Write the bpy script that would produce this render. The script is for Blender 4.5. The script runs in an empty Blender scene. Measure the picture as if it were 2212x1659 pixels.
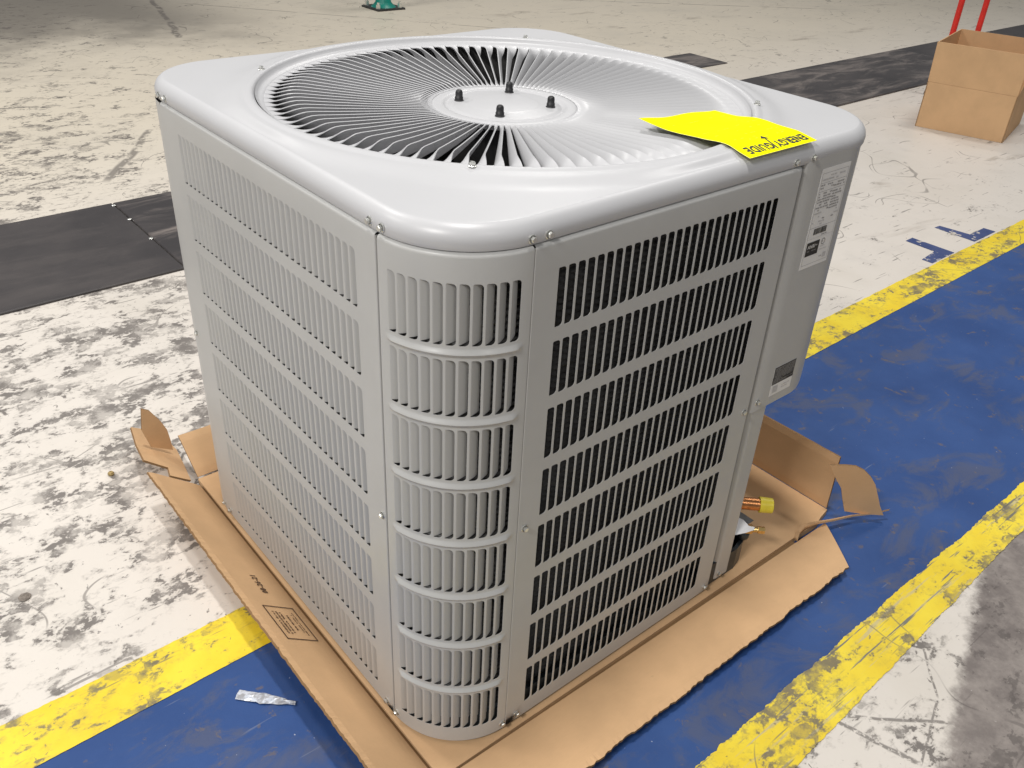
import bpy, bmesh, math, random
from mathutils import Vector, Matrix
random.seed(7)
sc = bpy.context.scene
COL = sc.collection
R = math.radians

# ------------------------------------------------------------------ camera
cam_d = bpy.data.cameras.new("camera"); cam = bpy.data.objects.new("camera", cam_d); COL.objects.link(cam)
rt = Vector((0.7702, -0.6367, 0.0455)).normalized()
fw = Vector((0.5576, 0.6357, -0.5338)).normalized()
rt = (rt - fw * rt.dot(fw)).normalized()
up = rt.cross(fw)
cam.matrix_world = Matrix(((rt.x, up.x, -fw.x, -0.4831), (rt.y, up.y, -fw.y, -0.6686), (rt.z, up.z, -fw.z, 1.2265), (0, 0, 0, 1)))
cam_d.sensor_width = 36.0
cam_d.lens = 36.0 * 1893.54 / 2212.0
cam_d.clip_start = 0.02; cam_d.clip_end = 200
sc.camera = cam

# ------------------------------------------------------------------ world (bounced light of the hall)
wd = bpy.data.worlds.new("World"); sc.world = wd; wd.use_nodes = True
bg = wd.node_tree.nodes["Background"]
bg.inputs[0].default_value = (0.97, 0.985, 1.0, 1); bg.inputs[1].default_value = 0.215

# ------------------------------------------------------------------ high-bay lamps
def lamp(loc, power, sx, sy, rz=0, col=(1.0, 0.98, 0.945)):
    l = bpy.data.lights.new("high_bay_lamp", 'AREA'); l.energy = power; l.shape = 'RECTANGLE'
    l.size = sx; l.size_y = sy; l.color = col
    o = bpy.data.objects.new("high_bay_lamp", l); COL.objects.link(o); o.location = loc; o.rotation_euler = (0, 0, rz)
    return o
lamp((0.20, 0.35, 5.6), 138, 0.25, 0.6)
lamp((-4.0, -0.9, 4.6), 250, 0.5, 1.2)
lamp((-4.2, 4.4, 5.2), 120, 0.5, 1.2)
lamp((-0.9, 4.8, 5.6), 125, 0.5, 1.2)
lamp((5.2, 0.9, 5.6), 85, 0.5, 1.2)
lamp((5.4, 5.4, 5.6), 90, 0.5, 1.2)
lamp((-0.6, -4.6, 5.0), 62, 0.5, 1.2)

sc.view_settings.view_transform = 'Standard'; sc.view_settings.look = 'None'
sc.view_settings.exposure = 0.0; sc.view_settings.gamma = 1.0
sc.view_settings.use_curve_mapping = False
sc.render.engine = 'CYCLES'
sc.cycles.max_bounces = 6; sc.cycles.diffuse_bounces = 4; sc.cycles.glossy_bounces = 3; sc.cycles.transmission_bounces = 2

FZ = -0.0215          # floor level; z = 0 is the bottom edge of the unit's side panels
W = 0.89; CR = 0.127  # unit width, corner radius
PH = 0.8374           # panel top
CX = CY = 0.445

# ------------------------------------------------------------------ helpers
def link(o, parent=None):
    COL.objects.link(o)
    if parent is not None: o.parent = parent
    return o
def mesh(name, V, F, mats, parent=None, smooth=False, midx=None):
    m = bpy.data.meshes.new(name); m.from_pydata([tuple(v) for v in V], [], F); m.update()
    for k in (mats if isinstance(mats, (list, tuple)) else [mats]): m.materials.append(k)
    if smooth: m.polygons.foreach_set("use_smooth", [True] * len(m.polygons))
    if midx and len(midx) != len(m.polygons): print("MISMATCH", name, len(midx), len(m.polygons), len(F))
    if midx and len(midx) == len(m.polygons): m.polygons.foreach_set("material_index", midx)
    return link(bpy.data.objects.new(name, m), parent)
def fixn(o):
    bm = bmesh.new(); bm.from_mesh(o.data); bmesh.ops.recalc_face_normals(bm, faces=bm.faces[:]); bm.to_mesh(o.data); bm.free(); return o
def empty(name, loc=(0, 0, 0)):
    o = bpy.data.objects.new(name, None); COL.objects.link(o); o.location = loc; o.empty_display_size = 0.1; return o
def tag(o, label, cat, group=None):
    o["label"] = label; o["category"] = cat
    if group: o["group"] = group
    return o
def struct(o): o["kind"] = "structure"; return o

class MB:
    def __init__(s): s.V = []; s.F = []; s.M = []
    def add(s, V, F, mi=0):
        b = len(s.V); s.V += [tuple(v) for v in V]; s.F += [tuple(b + i for i in f) for f in F]; s.M += [mi] * len(F)
    def box(s, a, b, mi=0):
        x0, y0, z0 = a; x1, y1, z1 = b
        s.add([(x0,y0,z0),(x1,y0,z0),(x1,y1,z0),(x0,y1,z0),(x0,y0,z1),(x1,y0,z1),(x1,y1,z1),(x0,y1,z1)],
              [(0,3,2,1),(4,5,6,7),(0,1,5,4),(1,2,6,5),(2,3,7,6),(3,0,4,7)], mi)
    def slab(s, top, t, mi=0, nrm=None):
        # polygon (3-D points, roughly planar) given thickness t against its normal
        P = [Vector(p) for p in top]; n = len(P)
        if nrm is None:
            nrm = Vector((0,0,0))
            for i in range(n): nrm += P[i].cross(P[(i+1) % n])
            nrm.normalize()
        nrm = Vector(nrm)
        s.add(P + [p - nrm * t for p in P], [tuple(range(n)), tuple(range(2*n-1, n-1, -1))] + [(i, i+n, (i+1) % n + n, (i+1) % n) for i in range(n)], mi)
    def tube(s, a, b, r, n=14, mi=0, r2=None):
        a = Vector(a); b = Vector(b); d = (b - a).normalized(); u = d.orthogonal().normalized(); v = d.cross(u); r2 = r if r2 is None else r2
        V = [a + (u*math.cos(2*math.pi*i/n) + v*math.sin(2*math.pi*i/n))*r for i in range(n)] + [b + (u*math.cos(2*math.pi*i/n) + v*math.sin(2*math.pi*i/n))*r2 for i in range(n)]
        s.add(V, [(i, (i+1) % n, (i+1) % n + n, i + n) for i in range(n)] + [tuple(range(n-1, -1, -1)), tuple(range(n, 2*n))], mi)
    def lathe(s, prof, n=48, c=(0, 0, 0), axis=2, mi=0, cap=False):
        V = []
        for r, z in prof:
            for i in range(n):
                a = 2*math.pi*i/n; V.append((c[0] + r*math.cos(a), c[1] + r*math.sin(a), c[2] + z))
        F = []
        for k in range(len(prof)-1):
            for i in range(n):
                j = (i+1) % n; F.append((k*n+i, k*n+j, (k+1)*n+j, (k+1)*n+i))
        if cap: F.append(tuple((len(prof)-1)*n+i for i in range(n)))
        s.add(V, F, mi)
    def build(s, name, mats, parent=None, smooth=False): return mesh(name, s.V, s.F, mats, parent, smooth, s.M)

# ------------------------------------------------------------------ materials
def mat(name):
    m = bpy.data.materials.new(name); m.use_nodes = True; nt = m.node_tree
    return m, nt, nt.nodes["Principled BSDF"]
class G:
    """tiny node-graph helper"""
    def __init__(s, nt): s.nt = nt; s.N = nt.nodes; s.L = nt.links
    def sock(s, node, i, v):
        if hasattr(v, "is_linked") or isinstance(v, bpy.types.NodeSocket): s.L.new(v, node.inputs[i])
        elif v is not None: node.inputs[i].default_value = v
    def pos(s):
        if not hasattr(s, "_p"): s._p = s.N.new("ShaderNodeNewGeometry").outputs["Position"]
        return s._p
    def obj(s):
        if not hasattr(s, "_o"): s._o = s.N.new("ShaderNodeTexCoord").outputs["Object"]
        return s._o
    def math(s, op, a, b=None, c=None, clamp=False):
        n = s.N.new("ShaderNodeMath"); n.operation = op; n.use_clamp = clamp
        s.sock(n, 0, a); s.sock(n, 1, b)
        if c is not None: s.sock(n, 2, c)
        return n.outputs[0]
    def xyz(s, v):
        n = s.N.new("ShaderNodeSeparateXYZ"); s.L.new(v, n.inputs[0]); return n.outputs
    def mapping(s, v, loc=(0,0,0), rot=(0,0,0), scale=(1,1,1)):
        n = s.N.new("ShaderNodeMapping"); s.L.new(v, n.inputs[0]); n.inputs[1].default_value = loc; n.inputs[2].default_value = rot; n.inputs[3].default_value = scale; return n.outputs[0]
    def noise(s, v, scale, detail=3, rough=0.5, dist=0.0, col=False):
        n = s.N.new("ShaderNodeTexNoise"); s.L.new(v, n.inputs["Vector"]); n.inputs["Scale"].default_value = scale; n.inputs["Detail"].default_value = detail
        n.inputs["Roughness"].default_value = rough; n.inputs["Distortion"].default_value = dist
        return n.outputs["Color"] if col else n.outputs["Fac"]
    def ramp(s, v, a, b):     # smooth step from a to b
        n = s.N.new("ShaderNodeMapRange"); n.interpolation_type = 'SMOOTHSTEP'; s.sock(n, 0, v); s.sock(n, 1, a); s.sock(n, 2, b); return n.outputs[0]
    def mix(s, f, a, b, mode='MIX'):
        n = s.N.new("ShaderNodeMix"); n.data_type = 'RGBA'; n.blend_type = mode
        s.sock(n, 0, f)
        for i, v in ((6, a), (7, b)):
            if isinstance(v, tuple): n.inputs[i].default_value = v if len(v) == 4 else (*v, 1)
            else: s.L.new(v, n.inputs[i])
        return n.outputs[2]
    def bump(s, h, strength=0.3, dist=0.01):
        n = s.N.new("ShaderNodeBump"); n.inputs["Strength"].default_value = strength; n.inputs["Distance"].default_value = dist; s.L.new(h, n.inputs["Height"]); return n.outputs[0]

def plain(name, col, rough=0.5, metal=0.0, var=0.06, vscale=30, bump=0.0, bscale=600, spec=0.5, coat=0.0):
    m, nt, b = mat(name); g = G(nt)
    n = g.noise(g.obj(), vscale, 4, 0.6)
    c = g.mix(g.ramp(n, 0.3, 0.7), tuple(max(0, k*(1-var)) for k in col), tuple(min(1, k*(1+var)) for k in col))
    nt.links.new(c, b.inputs["Base Color"])
    nt.links.new(g.math('ADD', rough*0.86, g.math('MULTIPLY', g.noise(g.obj(), 6, 5, 0.65), rough*0.28)), b.inputs["Roughness"])
    b.inputs["Metallic"].default_value = metal; b.inputs["Specular IOR Level"].default_value = spec
    b.inputs["Coat Weight"].default_value = coat; b.inputs["Coat Roughness"].default_value = 0.2
    if bump:
        nt.links.new(g.bump(g.noise(g.obj(), bscale, 2, 0.5), bump, 0.0006), b.inputs["Normal"])
    return m

M_paint = plain("grey_powder_paint", (0.50, 0.498, 0.488), 0.45, 0.0, 0.025, 9, 0.22, 900, 0.5, 0.15)
M_lid = plain("light_grey_paint", (0.53, 0.53, 0.545), 0.36, 0.0, 0.012, 7, 0.10, 900, 0.5, 0.0)
M_dark = plain("coil_black", (0.075, 0.074, 0.074), 0.42, 0.2, 0.25, 60, 0.4, 700)
M_pan = plain("shaded_grey_base", (0.07, 0.085, 0.10), 0.38, 0.7, 0.2, 20)  # grey metal with its shadow put into the dark colour
M_screw = plain("zinc_screw", (0.78, 0.78, 0.74), 0.28, 0.85, 0.05, 80)
M_cap = plain("black_rubber_nut", (0.018, 0.018, 0.02), 0.45, 0, 0.2, 90)
M_copper = plain("copper_tube", (0.62, 0.27, 0.11), 0.28, 1.0, 0.25, 70)
M_brass = plain("brass_valve", (0.72, 0.50, 0.20), 0.28, 1.0, 0.1, 70)
M_ycap = plain("yellow_plastic_cap", (0.72, 0.58, 0.045), 0.4, 0, 0.06, 60)
M_white = plain("white_label", (0.80, 0.79, 0.78), 0.45, 0, 0.02, 40)
M_tagw = plain("white_plastic_tag", (0.85, 0.85, 0.87), 0.35, 0, 0.02, 40)
M_ink = plain("black_ink", (0.02, 0.019, 0.018), 0.5, 0, 0.05, 40)
M_greyink = plain("grey_print", (0.33, 0.32, 0.32), 0.5, 0, 0.1, 200)
M_paleink = plain("pale_print", (0.55, 0.54, 0.54), 0.5, 0, 0.1, 200)
M_dkprint = plain("dark_sticker", (0.075, 0.075, 0.075), 0.45, 0, 0.5, 260)
M_brownink = plain("brown_ink", (0.06, 0.028, 0.014), 0.7, 0, 0.2, 300)
M_yel = plain("fluorescent_card", (1.0, 0.93, 0.0), 0.85, 0, 0.01, 20, spec=0.08)
M_yelw = plain("card_edge", (0.95, 0.95, 0.55), 0.6, 0, 0.01, 20)
M_red = plain("red_tube_paint", (0.72, 0.03, 0.02), 0.4, 0, 0.08, 20)
M_teal = plain("teal_paint", (0.0, 0.22, 0.17), 0.4, 0, 0.1, 20)
M_black = plain("black_steel", (0.03, 0.03, 0.03), 0.5, 0, 0.2, 20)
M_alu = plain("fan_blade_metal", (0.42, 0.42, 0.43), 0.35, 0.9, 0.1, 20)
def tape_mat():
    m, nt, b = mat("worn_blue_tape"); g = G(nt); p = g.pos()
    c = g.mix(g.ramp(g.noise(p, 9, 4, 0.6), 0.35, 0.65), (0.030, 0.055, 0.17), (0.05, 0.075, 0.20))
    c = g.mix(g.ramp(g.noise(p, 30, 5, 0.7), 0.57, 0.62), c, (0.60, 0.55, 0.48))
    nt.links.new(c, b.inputs["Base Color"]); b.inputs["Roughness"].default_value = 0.6; return m
M_tape = tape_mat()
M_pebble = plain("tan_crumb", (0.33, 0.24, 0.10), 0.8, 0, 0.3, 200)

def cardboard(name, col=(0.62, 0.395, 0.215)):
    m, nt, b = mat(name); g = G(nt); p = g.obj()
    n1 = g.noise(p, 7, 4, 0.6); n2 = g.noise(g.mapping(p, scale=(60, 600, 200)), 1, 3, 0.6)
    c = g.mix(g.ramp(n1, 0.3, 0.72), tuple(k*0.93 for k in col), tuple(k*1.06 for k in col))
    c = g.mix(g.math('MULTIPLY', g.ramp(n2, 0.45, 0.75), 0.12), c, tuple(k*0.75 for k in col))
    c = g.mix(g.math('MULTIPLY', g.ramp(g.noise(p, 55, 3, 0.7), 0.70, 0.76), 0.25), c, tuple(k*0.6 for k in col))
    nt.links.new(c, b.inputs["Base Color"]); b.inputs["Roughness"].default_value = 0.78; b.inputs["Specular IOR Level"].default_value = 0.25
    h = g.math('ADD', g.math('MULTIPLY', g.noise(p, 25, 3, 0.6), 0.7), g.math('MULTIPLY', n2, 0.3))
    nt.links.new(g.bump(h, 0.35, 0.0015), b.inputs["Normal"])
    return m
M_card = cardboard("corrugated_card")
M_cardw = cardboard("corrugated_edge", (0.24, 0.14, 0.065))

# ---- floor paint family: shared scuff field in world space
def scuffs(g, dens):
    """0..1 mask of rubber marks; dens shifts the threshold (socket or float)"""
    p = g.pos()
    q = p
    pw = g.mapping(p, rot=(0, 0, 0.35), scale=(1.0, 1.35, 1.0))
    n1 = g.noise(pw, 9.0, 3, 0.6); n2 = g.noise(pw, 34, 4, 0.65, 0.5); n3 = g.noise(pw, 110, 3, 0.6)
    v = g.math('ADD', g.math('MULTIPLY', n1, 0.46), g.math('ADD', g.math('MULTIPLY', n2, 0.38), g.math('MULTIPLY', n3, 0.16)))
    thr = g.math('SUBTRACT', 0.592, g.math('MULTIPLY', dens, 0.66))
    a = g.ramp(v, thr, g.math('ADD', thr, 0.034))
    a = g.math('MULTIPLY', a, g.math('ADD', 0.45, g.math('MULTIPLY', g.ramp(g.noise(p, 17, 5, 0.7), 0.38, 0.58), 0.55)))
    halo = g.math('MULTIPLY', g.ramp(v, g.math('SUBTRACT', thr, 0.04), g.math('ADD', thr, 0.02)), 0.24)
    a = g.math('MAXIMUM', a, halo)
    sp = g.ramp(g.noise(q, 52, 4, 0.6, 0.6), g.math('SUBTRACT', 0.705, g.math('MULTIPLY', dens, 0.35)), g.math('SUBTRACT', 0.735, g.math('MULTIPLY', dens, 0.35)))
    out = g.math('MAXIMUM', a, g.math('MULTIPLY', sp, 0.85))
    for rot, sx, sy, lo in ((0.5, 4.2, 45, 0.675), (-0.75, 3.6, 60, 0.685), (1.35, 5.0, 70, 0.685), (0.1, 6, 55, 0.68)):
        s_ = g.noise(g.mapping(q, rot=(0, 0, rot), scale=(sx, sy, 1)), 1.0, 3, 0.55)
        out = g.math('MAXIMUM', out, g.math('MULTIPLY', g.ramp(s_, lo, lo + 0.05), 0.75))
    # fine scratches: thin iso-lines of a slow noise, gated
    for sc_, gate in ((2.3, 0.60), (3.7, 0.60)):
        l = g.noise(g.mapping(p, loc=(sc_*3, 1, 0)), sc_, 1, 0.4)
        ln = g.math('SUBTRACT', 1.0, g.ramp(g.math('ABSOLUTE', g.math('SUBTRACT', l, 0.5)), 0.0005*sc_, 0.0014*sc_))
        out = g.math('MAXIMUM', out, g.math('MULTIPLY', g.math('MULTIPLY', ln, g.ramp(g.noise(p, 3.3, 2, 0.5), gate - 0.06, gate)), 0.7))
    return out
def line_mask(g, a, b, w, soft=0.4):
    """a rubber streak between two floor points"""
    x, y, _ = g.xyz(g.pos()); dx, dy = b[0]-a[0], b[1]-a[1]; L = math.hypot(dx, dy); dx /= L; dy /= L
    t = g.math('ADD', g.math('MULTIPLY', g.math('SUBTRACT', x, a[0]), dx), g.math('MULTIPLY', g.math('SUBTRACT', y, a[1]), dy))
    d = g.math('ABSOLUTE', g.math('ADD', g.math('SUBTRACT', g.math('MULTIPLY', g.math('SUBTRACT', x, a[0]), -dy), g.math('MULTIPLY', g.math('SUBTRACT', a[1], y), dx)),
              g.math('MULTIPLY', g.math('SUBTRACT', g.noise(g.pos(), 2.2/L, 2, 0.5), 0.5), w*3)))
    m = g.math('SUBTRACT', 1.0, g.ramp(d, w*soft, w))
    m = g.math('MULTIPLY', m, g.math('MULTIPLY', g.ramp(t, 0, 0.05*L), g.math('SUBTRACT', 1.0, g.ramp(t, 0.9*L, L))))
    return g.math('MULTIPLY', m, g.ramp(g.noise(g.pos(), 18/L, 3, 0.6), 0.36, 0.5))

def floor_mat():
    m, nt, b = mat("painted_concrete"); g = G(nt); p = g.pos(); x, y, z = g.xyz(p)
    slow = g.noise(p, 0.45, 3, 0.5)
    far = g.ramp(y, 1.5, 4.0)
    c = g.mix(far, (0.69, 0.64, 0.585), (0.68, 0.61, 0.50))  # far floor creamier; its colour also raised in place of a far lamp
    c = g.mix(g.math('MULTIPLY', g.ramp(g.noise(p, 1.6, 5, 0.6), 0.45, 0.75), 0.35), c, (0.52, 0.475, 0.40))
    c = g.mix(g.math('MULTIPLY', g.ramp(g.noise(p, 6, 6, 0.7), 0.5, 0.8), 0.28), c, (0.46, 0.43, 0.40))
    # how battered: heavy near the unit's left, lighter on the right and far right
    dens = g.math('MULTIPLY', g.ramp(g.math('ADD', x, g.math('MULTIPLY', g.noise(p, 0.9, 2, 0.5), 1.2)), 3.6, 0.4), 0.125)
    near = g.math('MULTIPLY', g.math('SUBTRACT', 1.0, g.ramp(g.math('ABSOLUTE', g.math('SUBTRACT', y, 1.25)), 0.25, 1.0)), g.ramp(x, 1.0, 0.1))
    dens = g.math('ADD', dens, g.math('MULTIPLY', near, 0.05))
    dens = g.math('ADD', dens, g.math('MULTIPLY', g.math('SUBTRACT', slow, 0.5), 0.25))
    s = scuffs(g, g.math('SUBTRACT', dens, 0.02))
    # large worn brown areas far right, beyond the mats, and the dark top-left
    brown = g.ramp(g.noise(g.mapping(p, scale=(0.7, 1.8, 1)), 1.6, 6, 0.65, 0.4), 0.60, 0.72)
    c = g.mix(g.math('MULTIPLY', g.math('MULTIPLY', brown, g.ramp(x, 1.8, 3.2)), 0.6), c, (0.27, 0.225, 0.18))
    tl = g.math('MULTIPLY', g.ramp(g.math('ADD', y, g.math('MULTIPLY', g.noise(p, 1.2, 5, 0.65), 2.4)), 5.9, 7.4), g.ramp(x, 2.9, 1.7))
    c = g.mix(g.math('MULTIPLY', tl, 0.8), c, (0.13, 0.115, 0.10))
    for a_, b_, w_ in (((2.09, 6.8), (1.90, 5.9), 0.028), ((1.90, 5.9), (1.72, 5.33), 0.03), ((0.87, 3.50), (0.45, 2.88), 0.022), ((0.30, 4.19), (0.56, 4.12), 0.02),
                       ((0.165, 3.0), (0.40, 3.04), 0.014), ((0.89, -0.31), (0.77, -0.41), 0.003), ((0.77, -0.41), (0.62, -0.46), 0.003), ((0.585, -0.32), (0.63, -0.46), 0.006),
                       ((0.59, -0.31), (0.75, -0.455), 0.0045), ((3.54, 6.6), (7.5, 3.9), 0.012), ((2.2, 6.6), (4.4, 4.1), 0.01)):
        s = g.math('MAXIMUM', s, g.math('MULTIPLY', line_mask(g, a_, b_, w_), 0.85))
    scol = g.mix(g.noise(p, 14, 3, 0.6), (0.085, 0.074, 0.068), (0.165, 0.147, 0.137))
    c = g.mix(g.math('MULTIPLY', s, 0.88, clamp=True), c, scol)
    # dark grey bay in the lower right
    lx = g.math('ADD', -0.341, g.math('MULTIPLY', g.math('SUBTRACT', x, 1.053), 0.353))
    bay = g.ramp(g.math('ADD', g.math('SUBTRACT', lx, y), g.math('MULTIPLY', g.math('SUBTRACT', g.noise(p, 22, 5, 0.7), 0.5), 0.06)), -0.016, 0.014)
    bay = g.math('MULTIPLY', bay, g.math('SUBTRACT', 1.0, g.ramp(y, -0.30, -0.28)))
    bcol = g.mix(g.ramp(g.noise(p, 16, 6, 0.7), 0.35, 0.7), (0.135, 0.112, 0.105), (0.27, 0.235, 0.215))
    bcol = g.mix(g.math('MULTIPLY', g.ramp(g.noise(p, 90, 4, 0.7), 0.66, 0.72), 0.7), bcol, (0.5, 0.47, 0.44))
    bcol = g.mix(g.math('MULTIPLY', s, 0.6, clamp=True), bcol, (0.10, 0.088, 0.083))
    c = g.mix(g.math('MULTIPLY', bay, 0.93), c, bcol)
    nt.links.new(c, b.inputs["Base Color"])
    r = g.math('ADD', 0.46, g.math('MULTIPLY', s, 0.2))
    nt.links.new(r, b.inputs["Roughness"]); b.inputs["Specular IOR Level"].default_value = 0.35
    nt.links.new(g.bump(g.noise(p, 120, 4, 0.6), 0.12, 0.002), b.inputs["Normal"])
    return m
def blue_mat():
    m, nt, b = mat("blue_lane_paint"); g = G(nt); p = g.pos()
    c = g.mix(g.ramp(g.noise(p, 3.5, 5, 0.6), 0.3, 0.7), (0.021, 0.060, 0.198), (0.033, 0.083, 0.250))
    w1 = g.ramp(g.noise(g.mapping(p, rot=(0, 0, 0.5), scale=(5, 9, 1)), 1, 7, 0.68, 0.6), 0.50, 0.64)
    c = g.mix(g.math('MULTIPLY', w1, 0.48), c, (0.105, 0.105, 0.125))
    w2 = g.ramp(g.noise(p, 26, 5, 0.65, 0.5), 0.62, 0.68)
    c = g.mix(g.math('MULTIPLY', w2, 0.62), c, (0.14, 0.115, 0.105))
    st = g.ramp(g.noise(g.mapping(p, rot=(0, 0, -0.9), scale=(5, 60, 1)), 1, 3, 0.6), 0.69, 0.75)
    c = g.mix(g.math('MULTIPLY', st, 0.35), c, (0.25, 0.27, 0.33))
    fl = g.ramp(g.noise(p, 130, 2, 0.5), 0.775, 0.80)
    c = g.mix(g.math('MULTIPLY', fl, 0.6), c, (0.5, 0.52, 0.58))
    nt.links.new(c, b.inputs["Base Color"]); b.inputs["Roughness"].default_value = 0.55; b.inputs["Specular IOR Level"].default_value = 0.28
    nt.links.new(g.bump(g.noise(p, 160, 4, 0.6), 0.12, 0.0015), b.inputs["Normal"])
    return m
def yellow_mat(name, dens, blue):
    m, nt, b = mat(name); g = G(nt); p = g.pos(); x, y, z = g.xyz(p)
    c = g.mix(g.ramp(g.noise(p, 8, 4, 0.6), 0.3, 0.7), (0.78, 0.57, 0.025), (0.86, 0.68, 0.045))
    c = g.mix(g.math('MULTIPLY', g.ramp(g.noise(p, 17, 6, 0.7), 0.5, 0.75), 0.45), c, (0.42, 0.33, 0.07))
    d = g.math('ADD', dens, g.math('MULTIPLY', g.math('SUBTRACT', g.noise(p, 2.2, 3, 0.5), 0.5), 0.22))
    if blue:   # drag marks along the line show the older blue coat
        st = g.noise(g.mapping(p, rot=(0, 0, 0.02), scale=(4.5, 95, 1)), 1, 4, 0.6)
        c = g.mix(g.math('MULTIPLY', g.ramp(st, 0.60, 0.635), 0.85), c, (0.08, 0.11, 0.17))
        st = g.noise(g.mapping(p, loc=(3, 1, 0), rot=(0, 0, 0.03), scale=(3.5, 55, 1)), 1, 5, 0.65)
        c = g.mix(g.math('MULTIPLY', g.ramp(st, 0.575, 0.64), 0.6), c, (0.42, 0.40, 0.36))
    s = scuffs(g, d)
    c = g.mix(g.math('MULTIPLY', s, 0.9, clamp=True), c, g.mix(g.noise(p, 30, 3, 0.6), (0.10, 0.09, 0.085), (0.19, 0.165, 0.12)))
    chip = g.ramp(g.noise(p, 75, 4, 0.65), 0.67, 0.71)
    c = g.mix(g.math('MULTIPLY', chip, 0.75), c, (0.20, 0.16, 0.07))
    nt.links.new(c, b.inputs["Base Color"]); b.inputs["Roughness"].default_value = 0.5; b.inputs["Specular IOR Level"].default_value = 0.35
    nt.links.new(g.bump(g.noise(p, 160, 4, 0.6), 0.12, 0.0015), b.inputs["Normal"])
    return m
def rubber_mat(name, worn):
    m, nt, b = mat(name); g = G(nt); p = g.pos()
    c = g.mix(g.ramp(g.noise(p, 3, 5, 0.6), 0.3, 0.75), (0.040, 0.036, 0.038), (0.068, 0.060, 0.060))
    w = g.ramp(g.noise(g.mapping(p, rot=(0, 0, 0.4), scale=(2.2, 7, 1)), 1, 7, 0.7, 0.6), 0.44, 0.68)
    c = g.mix(g.math('MULTIPLY', w, worn), c, (0.21, 0.18, 0.165))
    c = g.mix(g.math('MULTIPLY', g.ramp(g.noise(p, 30, 5, 0.7), 0.68, 0.76), 0.3), c, (0.3, 0.28, 0.27))
    nt.links.new(c, b.inputs["Base Color"]); b.inputs["Roughness"].default_value = 0.5; b.inputs["Specular IOR Level"].default_value = 0.45
    nt.links.new(g.bump(g.noise(p, 220, 3, 0.6), 0.15, 0.002), b.inputs["Normal"])
    return m

M_floor = floor_mat(); M_blue = blue_mat()
M_yl1 = yellow_mat("yellow_line_paint", 0.115, False); M_yl2 = yellow_mat("worn_yellow_line_paint", 0.09, True)
M_rub = rubber_mat("rubber_mat", 0.12); M_rubw = rubber_mat("worn_rubber_mat", 0.95)

# ------------------------------------------------------------------ setting
struct(mesh("floor", [(-30, -20, FZ), (40, -20, FZ), (40, 45, FZ), (-30, 45, FZ)], [(0, 1, 2, 3)], M_floor))
SK = 0.0172      # the lane is turned a degree against the unit
def sheet(name, x0, x1, ya, yb, z, m, step, ja, jb, seed):
    rnd = random.Random(seed); n = int((x1-x0)/step); V = []; F = []
    wa = wb = 0
    for i in range(n+1):
        x = x0 + (x1-x0)*i/n; s = SK*x
        wa = wa*0.8 + rnd.uniform(-ja, ja); wb = wb*0.8 + rnd.uniform(-jb, jb)
        V += [(x, ya(x)+wa, z), (x, yb(x)+wb, z)]
    F = [(2*i, 2*i+2, 2*i+3, 2*i+1) for i in range(n)]
    return struct(mesh(name, V, F, m))
sheet("painted_lane", -3, 14, lambda x: -0.262 + 0.008*x, lambda x: 0.44 + SK*x, FZ + 0.0012, M_blue, 0.05, 0.0, 0.0, 1)
sheet("yellow_line", -3, 14, lambda x: 0.402 + SK*x*0.95, lambda x: 0.510 + SK*x, FZ + 0.0024, M_yl1, 0.005, 0.0003, 0.0010, 2)
sheet("yellow_line", -1.5, 9, lambda x: -0.352 + 0.040*x if x < 1.6 else -0.288, lambda x: -0.2375 + 0.010*x, FZ + 0.0024, M_yl2, 0.004, 0.0010, 0.0016, 3)

# rubber floor mats in a row behind the unit
def matpad(x0, x1, m, label, y0=1.96, y1=2.64, h=0.009, sk=0.013, name="floor_mat", grp=True):
    mb = MB(); b = 0.003
    c = [(x0, y0+sk*x0), (x1, y0+sk*x1), (x1, y1+sk*x1), (x0, y1+sk*x0)]
    ins = [(1, 1), (-1, 1), (-1, -1), (1, -1)]
    V = [(x, y, FZ+0.0005) for x, y in c] + [(x, y, FZ+h-b) for x, y in c] + [(x+i*b, y+j*b, FZ+h) for (x, y), (i, j) in zip(c, ins)]
    F = [(8, 9, 10, 11)] + [(i, (i+1) % 4, (i+1) % 4+4, i+4) for i in range(4)] + [(i+4, (i+1) % 4+4, (i+1) % 4+8, i+8) for i in range(4)]
    o = mesh(name, V, F, m); tag(o, label, "floor mat", "rubber mats laid in a row" if grp else None); return o
mat_first = matpad(-2.6, 0.398, M_rub, "long black rubber mat at the left edge, smooth and clean")
matpad(0.402, 2.39, M_rubw, "scuffed grey-black mat partly hidden behind the unit's left corner")
matpad(2.394, 4.388, M_rubw, "short end of black mat showing beside the unit's far lid corner")
matpad(4.392, 6.098, M_rubw, "worn black mat between the unit and the open carton")
matpad(6.102, 8.6, M_rub, "black mat running behind the open carton at the right edge")
matpad(4.265, 4.54, M_rubw, "small separate dark square mat beyond the unit's lid", 3.0, 3.33, 0.006, 0.013, "floor_patch", False)
def seam_glint(parent, x, y):  # small shiny lump added where the mat seam glints
    mb = MB(); mb.lathe([(0.0080, 0.0), (0.0068, 0.0014), (0.003, 0.0021), (0.0005, 0.0022)], 10, (x, y, FZ+0.009)); o = mb.build("glint_lump", M_screw, parent, True); return o
for y in (2.618, 2.455, 2.250): seam_glint(mat_first, 0.396, y)

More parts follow.
